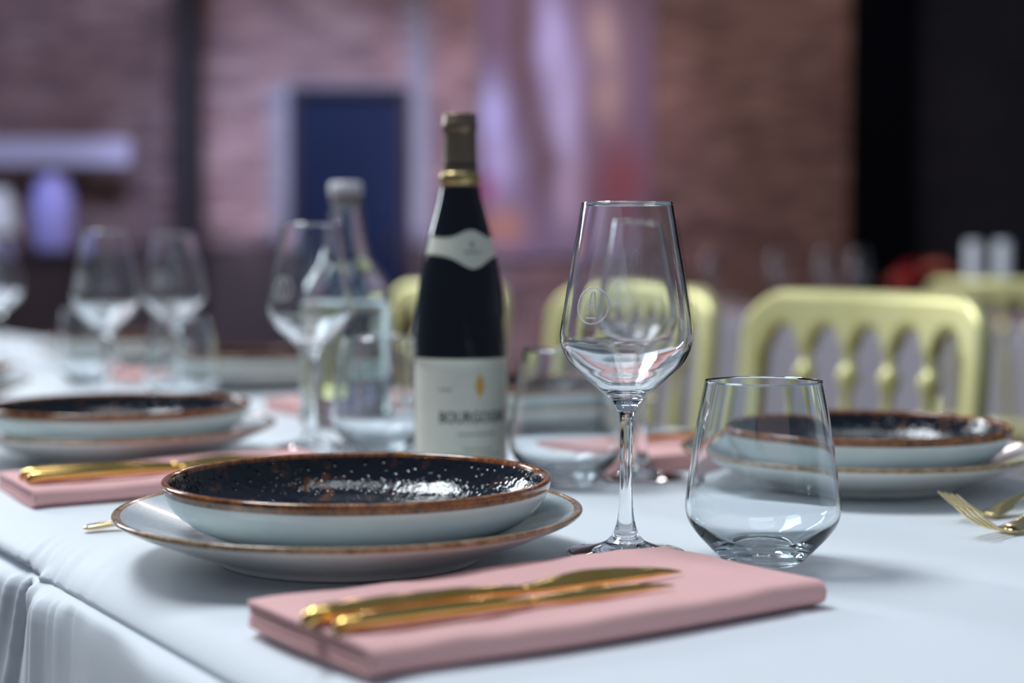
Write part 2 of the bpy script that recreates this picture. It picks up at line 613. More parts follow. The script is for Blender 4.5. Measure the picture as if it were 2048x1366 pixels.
# service bar far left by the wall
bar = thing('service_bar', 'dark timber bar counter against the brick wall', 'bar', (-3.55, WY - 0.9, 0))
M_PALE = plain('pale_lilac_board', (0.55, 0.46, 0.50), 0.7)
obj('counter_front', box_mesh('counter_front', (-1.2, -0.28, 0), (0.70, 0.28, 0.96), 0.01), M_WAINSCOT, bar)
obj('counter_top', box_mesh('counter_top', (-1.23, -0.32, 0.96), (0.73, 0.32, 1.0), 0.01), M_WAINSCOT, bar)
cn = thing('bar_canopy', 'pale board fixed to the brick wall above the bar', 'canopy', (-3.55, WY - 0.03, 1.60))
obj('board', box_mesh('board', (-1.2, -0.30, 0.0), (0.88, -0.24, 0.18), 0.012), M_PALE, cn)
for x in (-1.0, -0.25, 0.50):
    obj('bracket', box_mesh('bracket', (x, -0.24, 0.06), (x + 0.04, 0.02, 0.12)), M_STEELGREY, cn)
jar = thing('glass_jar', 'lilac cylinder jar standing on the bar counter', 'jar', (-3.03, WY - 0.95, 1.0005))
M_LILAC = plain('lilac_ceramic', (0.50, 0.42, 0.75), 0.35)
obj('jar_body', lathe('jar_body', [(0, 0), (0.12, 0), (0.13, 0.02), (0.13, 0.38), (0.09, 0.44), (0.09, 0.46), (0, 0.46)], 32), M_LILAC, jar)
obj('jar_lid', lathe('jar_lid', [(0.095, 0.455), (0.095, 0.48), (0.02, 0.49), (0.02, 0.51), (0, 0.515)], 32), M_LILAC, jar)
M_IVORY = plain('ivory_shade', (0.80, 0.76, 0.62), 0.7)
lampd = thing('table_lamp', 'ivory shaded lamp at the end of the bar counter', 'lamp', (-3.40, WY - 1.0, 1.0005))
obj('lamp_base', lathe('lamp_base', [(0, 0), (0.06, 0), (0.06, 0.015), (0.012, 0.03), (0.012, 0.17), (0, 0.17)], 24), M_STEELGREY, lampd)
obj('lamp_shade', lathe('lamp_shade', [(0.15, 0.12), (0.10, 0.40), (0.095, 0.40), (0.145, 0.12), (0.15, 0.12)], 32), M_IVORY, lampd)


# ------------------------------------------------------------------ tablecloths
def sm(a, b, x):
    t = min(max((x - a) / (b - a), 0), 1)
    return t * t * (3 - 2 * t)


V0, V1 = 0.307, 1.167                        # near and far edge of the table (across)
U0, U1 = -0.9, 4.7
PIN = 1.055                                  # place along the edge where the cloth is pinched


def edge_profile(u, flare, fine):
    """(dv, z) outwards from the edge; dv positive = outside"""
    pr = [(-0.052, 0.0), (-0.044, -0.0003), (-0.037, -0.0009), (-0.030, -0.0021), (-0.024, -0.0038), (-0.018, -0.0063), (-0.0125, -0.0098), (-0.008, -0.0137), (-0.0048, -0.0172), (-0.0026, -0.0202), (-0.0018, -0.0222),
          (-0.0028, -0.0236), (-0.0022, -0.0248), (0.0010, -0.0256), (0.0045, -0.0278), (0.0072, -0.0315), (0.0090, -0.037), (0.0104, -0.045), (0.012, -0.058), (0.014, -0.075), (0.017, -0.10),
          (0.020, -0.135), (0.024, -0.18), (0.028, -0.24), (0.033, -0.32), (0.040, -0.44), (0.046, -0.58), (0.050, -0.745)]
    out = []
    for k, (d, z) in enumerate(pr):
        low = sm(-0.028, -0.35, z)
        fold = low * (0.030 * noise.noise(Vector((u * 6.0, z * 1.2, 1.7))) + 0.016 * noise.noise(Vector((u * 17.0, z * 1.5, 5.2))))
        d2, zz = (d + fold) * (flare if d > 0 else 1), z
        if fine:
            du = u - PIN
            near = math.exp(-(du / 0.075) ** 2)
            wide = math.exp(-(du / 0.30) ** 2)
            below = sm(-0.025, -0.034, z)
            spread = 1 + 5.0 * max(0.0, -z - 0.03)
            q = du / spread
            # gathers falling from the pinch, random rather than regular
            d2 += below * (0.0075 * near * noise.noise(Vector((q * 60, z * 2, 0.4))) + 0.0040 * near * noise.noise(Vector((q * 150, z * 3, 2.4))) + 0.010 * wide * noise.noise(Vector((q * 16, z * 2, 8.8))))
            # wrinkles pulled diagonally over the shoulder
            s = near * sm(-0.0008, -0.008, z) * (1 - sm(-0.0215, -0.0245, z))
            w = du + 0.9 * (d + 0.002)
            zz += 0.0034 * s * noise.noise(Vector((w * 75, 0.3, 4.4))) + 0.0018 * s * noise.noise(Vector((w * 170, 0.9, 1.4)))
            # tight knot of the pinch
            p = math.exp(-(du / 0.006) ** 2)
            d2 += 0.0050 * p * sm(-0.016, -0.023, z) * (1 - sm(-0.028, -0.05, z))
            # deeper tuck beyond the pinch, roll hanging over it
            t = sm(PIN + 0.004, PIN + 0.07, u) * (1 - sm(PIN + 0.35, PIN + 0.6, u))
            tuck = math.exp(-((z + 0.0262) / 0.0040) ** 2)
            d2 -= 0.0095 * t * tuck
            d2 += 0.0035 * t * math.exp(-((z + 0.016) / 0.006) ** 2)
        out.append((d2, zz))
    return out


def make_cloth(name, v0, v1, u0, u1, us, fine, material, label):
    cols = []
    for u in us:
        a = edge_profile(u, 1.0, fine)
        c = edge_profile(u + 7.7, 0.25, False)
        left = [(v0 - d, z) for d, z in reversed(a)]
        right = [(v1 + d, z) for d, z in c]
        ia, ib = left[-1][0], right[0][0]
        nmid = 90 if fine else 14
        mid = []
        for k in range(1, nmid):
            v = ia + (ib - ia) * k / nmid
            z = 0.0
            if fine:
                z = 0.0009 * (noise.noise(Vector((v * 3.1, u * 2.3, 0.3)))) - 0.0004
                # pressed fold line across the cloth
                ln = (v - 0.60) + 0.55 * (u - 0.62)
                z += 0.0007 * math.exp(-(ln / 0.004) ** 2)
                ln2 = v - 0.735
                z += 0.0006 * math.exp(-(ln2 / 0.004) ** 2)
                z *= sm(0, 0.08, v - ia) * sm(0, 0.08, ib - v)
                z -= 0.0006 * sm(0, 0.08, v - ia)
            mid.append((v, z))
        cols.append([(v, u, z) for v, z in left + mid + right])
    # closing ends: hang straight down
    n = len(cols[0])

    def hang(col, sgn):
        out = []
        for dz, du in ((0.006, 0.004), (0.02, 0.010), (0.06, 0.016), (0.2, 0.025), (0.745, 0.04)):
            out.append([(v, u + sgn * du, max(min(z, -dz), -0.745)) for v, u, z in col])
        return out
    allc = list(reversed(hang(cols[0], -1))) + cols + hang(cols[-1], 1)
    verts = [(v, u, z + TZ) for c in allc for v, u, z in c]
    faces = []
    for i in range(len(allc) - 1):
        for k in range(n - 1):
            faces.append((i * n + k, i * n + k + 1, (i + 1) * n + k + 1, (i + 1) * n + k))
    o = obj(name, mesh(name, verts, faces), material, None, (0, 0, 0), ANG)
    return tag(o, label, 'tablecloth')


us = sorted(set([round(x, 4) for x in np.arange(U0, 0.55, 0.03)] + [round(x, 4) for x in np.arange(0.55, 1.5, 0.0022)] + [round(x, 4) for x in np.arange(1.5, U1, 0.03)]))
make_cloth('tablecloth', V0, V1, U0, U1, us, True, M_CLOTH, 'white linen cloth over the long table carrying the red wine bottle')
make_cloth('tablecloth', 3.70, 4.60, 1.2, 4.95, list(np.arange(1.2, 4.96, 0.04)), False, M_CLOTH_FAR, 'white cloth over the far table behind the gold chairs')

# ------------------------------------------------------------------ tableware meshes
# charger: (r, z)
plate_out = spline([(0.0, 0.004), (0.06, 0.004), (0.078, 0.0035), (0.080, 0.0002), (0.085, 0.0002), (0.0875, 0.0045), (0.105, 0.0098), (0.128, 0.0190), (0.143, 0.0256), (0.1482, 0.0285)], 8)
plate_rim = spline([(0.1482, 0.0285), (0.1500, 0.0304), (0.1494, 0.0322), (0.1470, 0.0324), (0.1445, 0.0315)], 6)
plate_in = spline([(0.1445, 0.0315), (0.132, 0.0262), (0.115, 0.0195), (0.100, 0.0145), (0.090, 0.0128), (0.075, 0.0125), (0.0, 0.0125)], 8)
ME_PLATE = [('plate_body', lathe('plate_body', plate_out, 160), M_WHITEWARE), ('plate_rim', lathe('plate_rim', plate_rim, 160), M_PLATERIM),
            ('plate_well', lathe('plate_well', plate_in, 160), M_BLUEGLAZE)]
BZ = 0.0128                                   # bowl stands in the plate's well
bowl_out = spline([(0.0, 0.003), (0.062, 0.003), (0.066, 0.0002), (0.072, 0.0002), (0.080, 0.0022), (0.096, 0.0062), (0.109, 0.0125), (0.1175, 0.0200), (0.1222, 0.0278), (0.1238, 0.0322)], 8)
bowl_rim = spline([(0.1238, 0.0322), (0.1250, 0.0368), (0.1244, 0.0385), (0.1226, 0.0390), (0.1208, 0.0380), (0.1198, 0.0358)], 6)
bowl_in = spline([(0.1198, 0.0358), (0.117, 0.0278), (0.111, 0.0192), (0.101, 0.0118), (0.086, 0.0078), (0.060, 0.0065), (0.0, 0.0062)], 8)
ME_BOWL = [('bowl_body', lathe('bowl_body', bowl_out, 160), M_WHITEWARE), ('bowl_rim', lathe('bowl_rim', bowl_rim, 160), M_BOWLRIM),
           ('bowl_interior', lathe('bowl_interior', bowl_in, 160), M_DARKGLAZE)]

# wine glass: one closed skin, split where bowl, stem and foot meet
K = 1 / 3083
wg_bowl_o = [(22.5 * K, 0.0962), (29 * K, 0.0993), (35 * K, 0.1019), (53.5 * K, 0.1067), (72 * K, 0.1119), (90 * K, 0.1171), (107 * K, 0.1222), (119 * K, 0.1275), (129 * K, 0.1345), (132.7 * K, 0.1415), (130.5 * K, 0.150), (125.5 * K, 0.160),
             (116 * K, 0.1785), (105 * K, 0.199), (91.5 * K, 0.2258), (91.2 * K, 0.2266), (90.2 * K, 0.22705)]
wg_o = spline(wg_bowl_o, 6)
wg_in = spline([(89.2 * K, 0.22705), (88.0 * K, 0.2266), (87.9 * K, 0.2258), (102 * K, 0.199), (113 * K, 0.1785), (122.3 * K, 0.160), (127.2 * K, 0.150), (129.2 * K, 0.1415), (125.3 * K, 0.1352), (115 * K, 0.1292), (102 * K, 0.1240),
                (84 * K, 0.1190), (64 * K, 0.1138), (46 * K, 0.1094), (34 * K, 0.1074), (22 * K, 0.1070), (0, 0.1068)], 6)
ME_WBOWL = lathe('glass_bowl', wg_o + wg_in, 128)
wg_stem = spline([(28 * K, 0.0122), (20 * K, 0.0190), (15.2 * K, 0.028), (12.6 * K, 0.0415), (12.2 * K, 0.060), (13.6 * K, 0.078), (15.2 * K, 0.0885), (18 * K, 0.0930), (22.5 * K, 0.0962)], 8)
ME_WSTEM = lathe('stem', wg_stem, 64)
wg_foot = spline([(0, 0.0022), (40 * K, 0.0018), (100 * K, 0.0004), (112 * K, 0.0002), (117.5 * K, 0.0010), (117 * K, 0.0020), (95 * K, 0.0032), (66 * K, 0.0052), (42 * K, 0.0082), (28 * K, 0.0122)], 8)
ME_WFOOT = lathe('foot', wg_foot, 128)


def wg_radius(z):
    pts = wg_o
    for (r0, z0), (r1, z1) in zip(pts[:-1], pts[1:]):
        if z0 <= z <= z1:
            return r0 + (r1 - r0) * (z - z0) / max(z1 - z0, 1e-9)
    return pts[-1][0]


def emblem():
    """ring, tall flat-topped A and underline, laid on the glass around angle 0 (facing -y turned later)"""
    ms = []
    zc, rad = 0.1625, 0.0113

    def on(s, t):
        z = zc + t
        r = wg_radius(z) + 0.00045
        a = s / wg_radius(zc)
        return (r * math.sin(a), -r * math.cos(a), z)

    def stroke(pts, wd):
        path = []
        for p, q in zip(pts[:-1], pts[1:]):
            nn = max(2, int(math.hypot(q[0] - p[0], q[1] - p[1]) / 0.0008))
            path += [(p[0] + (q[0] - p[0]) * k / nn, p[1] + (q[1] - p[1]) * k / nn) for k in range(nn)]
        path.append(pts[-1])
        ms.append(loft('s', tube_pts([on(*p) for p in path], wd, 6)))
    stroke([(rad * math.cos(2 * math.pi * k / 56), rad * math.sin(2 * math.pi * k / 56)) for k in range(57)], 0.00050)
    stroke([(-0.0030, -0.0058), (-0.0012, 0.0078), (-0.0006, 0.0084), (0.0006, 0.0084), (0.0012, 0.0078), (0.0030, -0.0058)], 0.00055)
    stroke([(-0.0021, 0.0004), (0.0021, 0.0004)], 0.0004)
    stroke([(-0.0034, -0.0077), (0.0034, -0.0077)], 0.0006)
    return join_meshes('etched_emblem', ms)


ME_EMBLEM = emblem()

# tumbler
Q = 1 / 3160
tb_o = spline([(0, 0.0016), (50 * Q, 0.0012), (66 * Q, 0.0002), (76 * Q, 0.0006), (88 * Q, 0.0040), (108 * Q, 0.0105), (130 * Q, 0.0178), (148 * Q, 0.0262), (154 * Q, 0.0340), (152.5 * Q, 0.0425),
               (146.5 * Q, 0.058), (132.5 * Q, 0.088), (117.0 * Q, 0.1132), (116.4 * Q, 0.1143), (115.0 * Q, 0.1149)], 7)
tb_i = spline([(113.0 * Q, 0.1149), (111.4 * Q, 0.1143), (111 * Q, 0.1132), (127 * Q, 0.088), (141 * Q, 0.058), (147 * Q, 0.0425), (148.2 * Q, 0.0345), (142 * Q, 0.0275), (123 * Q, 0.0202), (100 * Q, 0.0142), (80 * Q, 0.0098),
               (68 * Q, 0.0078), (50 * Q, 0.0070), (0, 0.0068)], 7)
ME_TUMBLER = lathe('tumbler', tb_o + tb_i, 128)


# cutlery --------------------------------------------------------
def sup_loop(c, wy, hz, n=16, e=2.4):
    out = []
    for k in range(n):
        a = 2 * math.pi * k / n
        ca, sa = math.cos(a), math.sin(a)
        out.append((c[0], c[1] + wy * math.copysign(abs(ca) ** (2 / e), ca), c[2] + hz * math.copysign(abs(sa) ** (2 / e), sa)))
    return out


def knife_meshes(L, hw, tilt):
    """handle end at x=0, tip at x=L, lying on z=0; the blade leans on its edge"""
    hl = L * 0.54
    zc = hw * 0.9
    hs = [(0.000, 0.25, 0.35), (0.0015, 0.62, 0.65), (0.005, 0.9, 0.9), (0.014, 1.0, 1.0), (0.05, 1.0, 1.0), (0.09, 0.86, 0.9), (hl - 0.012, 0.66, 0.70), (hl - 0.003, 0.58, 0.62), (hl, 0.52, 0.56)]
    handle = loft('handle', [sup_loop((x, 0, hw * 0.9 * c), hw * a, hw * 0.9 * c, 16, 2.1) for x, a, c in hs])
    bw = hw * 1.08
    bs = [(hl - 0.004, 0.40, 0.0024), (hl + 0.006, 0.56, 0.0019), (hl + 0.016, 0.74, 0.0015), (hl + 0.028, 0.94, 0.0012), (hl + 0.042, 1.05, 0.0011), (L - 0.045, 0.92, 0.0010), (L - 0.022, 0.62, 0.0009),
          (L - 0.008, 0.30, 0.0007), (L, 0.03, 0.0003)]
    ct, st = math.cos(tilt), math.sin(tilt)
    loops = []
    for x, wf, hz in bs:
        wd = bw * wf
        lift = zc * 0.56 * (1 - sm(hl, hl + 0.02, x)) + (wd * st + 0.0006) * sm(hl, hl + 0.02, x)
        lp = []
        for a, t in ((-wd, 0), (-wd * 0.3, -hz), (wd * 0.8, -hz), (wd, 0), (wd * 0.8, hz), (-wd * 0.3, hz)):
            lp.append((x, a * ct - t * st, lift + a * st + t * ct))
        loops.append(lp)
    return handle, loft('blade', loops)


ME_KNIFE = knife_meshes(0.236, 0.0056, 0.68)
ME_KNIFE_S = knife_meshes(0.203, 0.0047, 0.45)


def fork_meshes():
    """tips at x=-0.036, lying on its back; bowl touches z=0 near x=0.01, handle end at x=0.160"""
    def zc(x):
        pts = [(-0.036, 0.0205), (-0.024, 0.0125), (-0.012, 0.0060), (0.0, 0.0022), (0.010, 0.0012), (0.022, 0.0035), (0.036, 0.0090), (0.050, 0.0128), (0.070, 0.0128), (0.11, 0.0078), (0.160, 0.0026)]
        for (a, za), (c, zb) in zip(pts[:-1], pts[1:]):
            if a <= x <= c:
                t = (x - a) / (c - a)
                return za + (zb - za) * (t * t * (3 - 2 * t) * 0.35 + t * 0.65)
        return pts[-1][1]
    tines = []
    for k in range(4):
        y = -0.0084 + k * 0.0056
        loops = []
        for x, s in ((-0.036, 0.35), (-0.0355, 0.6), (-0.033, 0.8), (-0.024, 0.95), (-0.012, 1), (0, 1), (0.006, 1), (0.011, 1)):
            loops.append(sup_loop((x, y, zc(x)), 0.00118 * s, 0.0010 * s, 10))
        tines.append(loft('tine', loops))
    loops = []
    for x, wd, th in ((0.006, 0.0100, 0.0010), (0.009, 0.0103, 0.0011), (0.018, 0.0102, 0.0012), (0.026, 0.0088, 0.0013), (0.034, 0.0060, 0.0015), (0.042, 0.0038, 0.0018), (0.052, 0.0029, 0.0021), (0.07, 0.0030, 0.0022),
                      (0.10, 0.0040, 0.0022), (0.13, 0.0052, 0.0022), (0.15, 0.0058, 0.0021), (0.157, 0.0048, 0.0018), (0.160, 0.0018, 0.0009)):
        loops.append(sup_loop((x, 0, zc(x)), wd, th, 16))
    return loft('handle', loops), tines


ME_FORK_H, ME_FORK_T = fork_meshes()


# napkin -----------------------------------------------------------
def napkin_mesh(seed, L=0.285, W0=0.128, W1=0.142, hump=1.0):
    """folded napkin: local x along the length (0..L), local y 0 at the rounded fold .. W at the open edges"""
    rnd = random.Random(seed)
    ph = rnd.uniform(0, 10)
    N = 72
    verts, faces = [], []

    def hfac(s, t):
        f = 0.98 + 0.10 * noise.noise(Vector((s * 5.0 + ph, t * 2.2, ph))) + 0.06 * noise.noise(Vector((s * 13.0 + ph, t * 4.2, 3 + ph)))
        f += hump * (0.16 * math.exp(-((s - 0.93) / 0.16) ** 2) * math.exp(-((t - 0.10) / 0.30) ** 2) - 0.06 * math.exp(-((s - 0.99) / 0.10) ** 2))
        f += hump * 0.10 * math.exp(-((s - 0.55) / 0.10) ** 2) * math.exp(-((t - 0.95) / 0.12) ** 2)
        return f

    def sheet(zb, zt, th, inset, w_in):
        """U-shaped sheet wrapped round the fold; zb/zt = centre of lower/upper layer"""
        centre = []
        m = 22
        for k in range(m + 1):
            centre.append((1 - (1 - w_in) * (k / m), zb))
        R = (zt - zb) / 2
        for k in range(1, 10):
            a = math.pi * k / 10
            centre.append((None, a, R, (zb + zt) / 2))
        for k in range(m + 1):
            centre.append((w_in + (1 - w_in) * (k / m), zt))
        base = len(verts)
        n_c = len(centre)
        for i in range(N + 1):
            s = i / N
            x = L * s
            Wd = W0 + (W1 - W0) * s
            x_end = inset * (1 - 2 * s)
            pts = []
            for c in centre:
                if c[0] is None:
                    y = w_in * Wd - 0.9 * c[2] * math.sin(c[1])
                    z = c[3] - c[2] * math.cos(c[1])
                else:
                    y, z = c[0] * Wd, c[1]
                pts.append((y, z))
            # offset both ways by half thickness
            for side in (1, -1):
                for k, (y, z) in enumerate(pts):
                    a, c2 = pts[max(k - 1, 0)], pts[min(k + 1, len(pts) - 1)]
                    ty, tz = c2[0] - a[0], c2[1] - a[1]
                    l = math.hypot(ty, tz) or 1
                    yy, zz = y + side * tz / l * th / 2, z - side * ty / l * th / 2
                    t = yy / Wd
                    h = hfac(s, t)
                    xx = x + x_end + 0.0035 * math.sin(t * 3 + ph) * (1 if s < 0.5 else 0.4) * abs(1 - 2 * s)
                    yy += 0.0028 * math.sin(s * 5 + ph)
                    verts.append((xx, yy, max(zz * h, 0.00005)))
        row = 2 * n_c
        for i in range(N):
            A, Bq = base + i * row, base + (i + 1) * row
            for k in range(n_c - 1):
                faces.append((A + k, A + k + 1, Bq + k + 1, Bq + k))
                faces.append((A + n_c + k + 1, A + n_c + k, Bq + n_c + k, Bq + n_c + k + 1))
            faces.append((A + n_c, A, Bq, Bq + n_c))
            faces.append((A + n_c - 1, A + 2 * n_c - 1, Bq + 2 * n_c - 1, Bq + n_c - 1))
        for A in (base, base + N * row):
            for k in range(n_c - 1):
                faces.append((A + k, A + n_c + k, A + n_c + k + 1, A + k + 1))
    sheet(0.0014, 0.0124, 0.0026, 0.0, 0.046)
    sheet(0.0046, 0.0092, 0.0036, 0.0006, 0.058)
    return mesh('napkin', verts, faces)


ME_NAP = [napkin_mesh(4), napkin_mesh(11), napkin_mesh(23)]
NAP_H = 0.0142


# ------------------------------------------------------------------ build one of each and copy
def build(name, parts, label, cat, loc, rotz, group=None):
    t = thing(name, label, cat, loc, rotz, group)
    for pn, pm, mat in parts:
        obj(pn, pm, mat, t)
    return t


PROTO = {}


def put(key, name, parts, label, cat, loc, rotz, group=None):
    if key not in PROTO:
        PROTO[key] = build(name, parts, label, cat, loc, rotz, group)
        return PROTO[key]
    return copy_thing(PROTO[key], loc, rotz, label, group)


GLASS_PARTS = [('glass_bowl', ME_WBOWL, M_GLASS), ('stem', ME_WSTEM, M_GLASS), ('foot', ME_WFOOT, M_GLASS)]


def plate(v, u, label, group=None, rot=0.0):
    return put('plate', 'dinner_plate', ME_PLATE, label, 'plate', T(v, u, 0.0003), rot, group)


def bowl(v, u, label, group=None, rot=0.0):
    return put('bowl', 'coupe_bowl', ME_BOWL, label, 'bowl', T(v, u, BZ + 0.0006), rot, group)


def wine(v, u, label, group=None, rot=0.0):
    return put('wine', 'wine_glass', GLASS_PARTS, label, 'wine glass', T(v, u, 0.0003), rot, group)


def tumbler(v, u, label, group=None):
    o = obj('tumbler', ME_TUMBLER, M_TUMBLER, None, T(v, u, 0.0003), 0)
    return tag(o, label, 'tumbler', group)


def napkin(v, u, label, flip=False, group=None, k=0, rot=0.0):
    """v, u = corner nearest the guest at the rounded fold"""
    o = obj('napkin', ME_NAP[k], M_NAPKIN, None, T(v, u, 0.0006), ANG + rot + (math.pi if flip else 0))
    return tag(o, label, 'napkin', group)


def knife(v, u, z, label, flip=False, small=False, group=None, rot=0.0):
    parts = [('handle', (ME_KNIFE_S if small else ME_KNIFE)[0], M_GOLD), ('blade', (ME_KNIFE_S if small else ME_KNIFE)[1], M_GOLD)]
    return put('knife_s' if small else 'knife', 'table_knife', parts, label, 'knife', T(v, u, z), ANG + rot + (math.pi if flip else 0), group)


def fork(v, u, label, flip=False, group=None, rot=0.0):
    """v,u = place of the tine tips' ground point plus 0.036 (local origin); guest on the far side -> tips towards -v"""
    parts = [('handle', ME_FORK_H, M_GOLD_PALE)] + [('tine', t, M_GOLD_PALE) for t in ME_FORK_T]
    return put('fork', 'table_fork', parts, label, 'fork', T(v, u, 0.0004), ANG + rot + (0 if flip else math.pi), group)


# --- setting nearest the camera (guest on the near side)
pv, pu = 0.463, 0.908
plate(pv, pu, 'pale blue dinner plate with tan rim behind napkin with two knives')
bowl(pv + 0.006, pu + 0.0, 'dark glazed bowl with rust rim stacked on plate behind two knives on pink napkin')
g = wine(0.6160, 0.8160, 'clear wine glass with etched A emblem beside the sharp empty tumbler', None, 0)
em = obj('etched_emblem', ME_EMBLEM, M_ETCH, [c for c in g.children if c.name.startswith('glass_bowl')][0])
em.rotation_euler = (0, 0, math.radians(-40 + 4))
em['label'] = 'white etched ring with a tall letter A'
tumbler(0.672, 0.747, 'angular empty tumbler at the corner of the pink napkin, beside the etched wine glass')
napkin(0.330, 0.629, 'folded pink napkin under two gold knives, in front of etched wine glass')
knife(0.322, 0.683, NAP_H + 0.0016, 'longer gold knife on pink napkin, nearer the stacked bowl', rot=0.015)
knife(0.329, 0.6635, NAP_H + 0.0013, 'shorter gold knife lying beside longer knife near the napkin fold', small=True, rot=-0.012)
fork(0.503, 1.059, 'gold fork with only its handle end showing past the sharp plate', flip=False, rot=-0.20)

# --- neighbour on the same side
pv2, pu2 = 0.515, 1.500
plate(pv2, pu2, 'dinner plate of second setting along the cloth edge, under blurred dark bowl')
bowl(pv2, pu2, 'dark bowl with orange rim behind the second pink napkin with gold cutlery')
wine(0.700, 1.458, 'wine glass standing just in front of the clear water bottle')
tumbler(0.737, 1.378, 'tumbler half hidden between the water bottle and the red wine bottle')
napkin(0.350, 1.215, 'pink napkin at cloth edge with blurred gold cutlery, beyond the sharp bowl', k=1)
knife(0.350, 1.243, NAP_H + 0.0016, 'gold knife on second pink napkin, nearer the sharp bowl', rot=0.02)
knife(0.352, 1.270, NAP_H + 0.0013, 'gold knife on second pink napkin, nearer its own bowl', rot=-0.01)

# --- third and fourth on the same side
plate(0.462, 2.165, 'dinner plate of third setting along the cloth edge')
bowl(0.462, 2.165, 'very blurred dark bowl, third along the cloth edge')
wine(0.664, 1.986, 'wine glass with bright base of bowl beyond the second bowl')
tumbler(0.765, 1.985, 'faint tumbler beside the bright wine glass beyond the second bowl')
napkin(0.340, 1.84, 'pink napkin peeping out behind the second bowl', k=2)
wine(0.690, 2.68, 'very blurred wine glass by the fourth bowl along the cloth edge')
plate(0.47, 2.79, 'very blurred dinner plate, fourth along the cloth edge')
bowl(0.47, 2.79, 'very blurred dark bowl, fourth along the cloth edge')

# --- opposite side
plate(0.977, 0.968, 'dinner plate behind the tumbler, beside two gold forks, below gold chair', rot=1.1)
bowl(0.981, 0.968, 'dark bowl with orange rim seen through and behind the tumbler', rot=1.1)
wine(0.846, 1.099, 'blurred wine glass seen through the etched wine glass')
tumbler(0.770, 1.105, 'blurred tumbler between red wine bottle and etched wine glass')
napkin(1.125, 1.262, 'blurred pink napkin behind the foot of the etched wine glass', flip=True, k=1)
knife(1.125, 1.205, NAP_H + 0.0016, 'blurred gold knife on napkin behind the etched wine glass, nearer the forked setting', flip=True)
knife(1.122, 1.228, NAP_H + 0.0013, 'blurred gold knife on napkin behind the etched wine glass, nearer the wine bottle', flip=True, small=True)
fork(0.884, 0.738, 'gold fork with tines raised, in front of its twin', flip=True)
fork(0.928, 0.792, 'gold fork lying between the front fork and the stacked plates', flip=True)

plate(1.010, 1.53, 'blurred dinner plate mostly hidden behind the red wine bottle', rot=2.0)
bowl(1.010, 1.53, 'blurred dark bowl mostly hidden behind the red wine bottle', rot=2.0)
napkin(1.115, 1.87, 'blurred pink napkin behind the clear water bottle', flip=True, k=2)
plate(0.977, 2.225, 'blurred dinner plate left of the water bottle on the far side', rot=0.7)
bowl(0.977, 2.225, 'blurred dark bowl left of the water bottle on the far side', rot=0.7)
wine(0.800, 2.10, 'blurred wine glass between water bottle and the bright wine glass', rot=0.3)
tumbler(0.770, 2.39, 'very blurred tumbler among the far glasses on the long table')
napkin(1.115, 2.51, 'very blurred pink napkin among far glasses on the long table', flip=True, k=0)
plate(0.977, 2.86, 'very blurred dinner plate furthest along the far side of the long table', rot=0.2)
bowl(0.977, 2.86, 'very blurred dark bowl furthest along the far side of the long table', rot=0.2)
wine(0.772, 2.90, 'very blurred wine glass by the furthest plate of the long table')

# ------------------------------------------------------------------ wine bottle
S = 1 / 2283
wb_prof_pts = [(0, 0.006), (0.022, 0.004), (0.035, 0.0004), (0.0395, 0.0020), (0.0408, 0.006), (0.0410, 0.015), (0.0410, 0.06), (0.0410, 0.110), (0.0404, 0.130), (0.0388, 0.150), (0.0362, 0.170), (0.0326, 0.190),
               (0.0276, 0.212), (0.0232, 0.228), (0.0200, 0.240), (0.0178, 0.250), (0.0163, 0.260), (0.0152, 0.270), (0.0145, 0.285), (0.0142, 0.305), (0.0142, 0.314), (0, 0.314)]
wb_prof = spline(wb_prof_pts[:-1], 6) + [(0, 0.314)]


def wb_r(z):
    for (r0, z0), (r1, z1) in zip(wb_prof[30:-2], wb_prof[31:-1]):
        if min(z0, z1) <= z <= max(z0, z1) and z1 != z0:
            return r0 + (r1 - r0) * (z - z0) / (z1 - z0)
    return 0.0410


FRONT = math.radians(20)                     # label faces a little to the right of the camera
bp = T(0.7137, 1.1868, 0.0004)
face = math.atan2(-bp.y, -bp.x)              # towards the camera
bottle = thing('wine_bottle', 'dark red wine bottle with cream label standing in the table centre', 'wine bottle', bp, face + FRONT)
obj('bottle_body', lathe('bottle_body', wb_prof, 96), M_WINEGLASS_DARK, bottle)
cap = obj('capsule', lathe('capsule', [(wb_r(0.2545) + 0.0003, 0.2545), (wb_r(0.262) + 0.0005, 0.262), (0.0150, 0.2725), (0.0146, 0.285), (0.0144, 0.300), (0.0145, 0.3025), (0.0157, 0.3035), (0.0157, 0.3100), (0.0150, 0.3108),
                                       (0.0150, 0.3165), (0.0142, 0.3178), (0.0, 0.3182)], 64), M_CAPSULE, bottle)
obj('foil_band', lathe('foil_band', [(0.0164, 0.2555), (0.0176, 0.2562), (0.0178, 0.2640), (0.0172, 0.2660), (0.0160, 0.2668)], 64), M_CAPBAND, cap)


def patch(name, a0, a1, zlo, zhi, off, na=60, nzz=10):
    """curved sheet on the bottle; zlo/zhi functions of angle; local +x is the label's centre"""
    verts, faces = [], []
    for side, o2 in ((0, off), (1, off - 0.00018)):
        for i in range(na + 1):
            a = a0 + (a1 - a0) * i / na
            for k in range(nzz + 1):
                z = zlo(a) + (zhi(a) - zlo(a)) * k / nzz
                r = wb_r(z) + o2
                verts.append((r * math.cos(a), r * math.sin(a), z))
    n = nzz + 1
    half = (na + 1) * n
    for i in range(na):
        for k in range(nzz):
            q = (i * n + k, (i + 1) * n + k, (i + 1) * n + k + 1, i * n + k + 1)
            faces.append(q)
            faces.append(tuple(half + x for x in reversed(q)))
    for i in range(na):
        for k in (0, nzz):
            faces.append((i * n + k, half + i * n + k, half + (i + 1) * n + k, (i + 1) * n + k))
    return mesh(name, verts, faces)


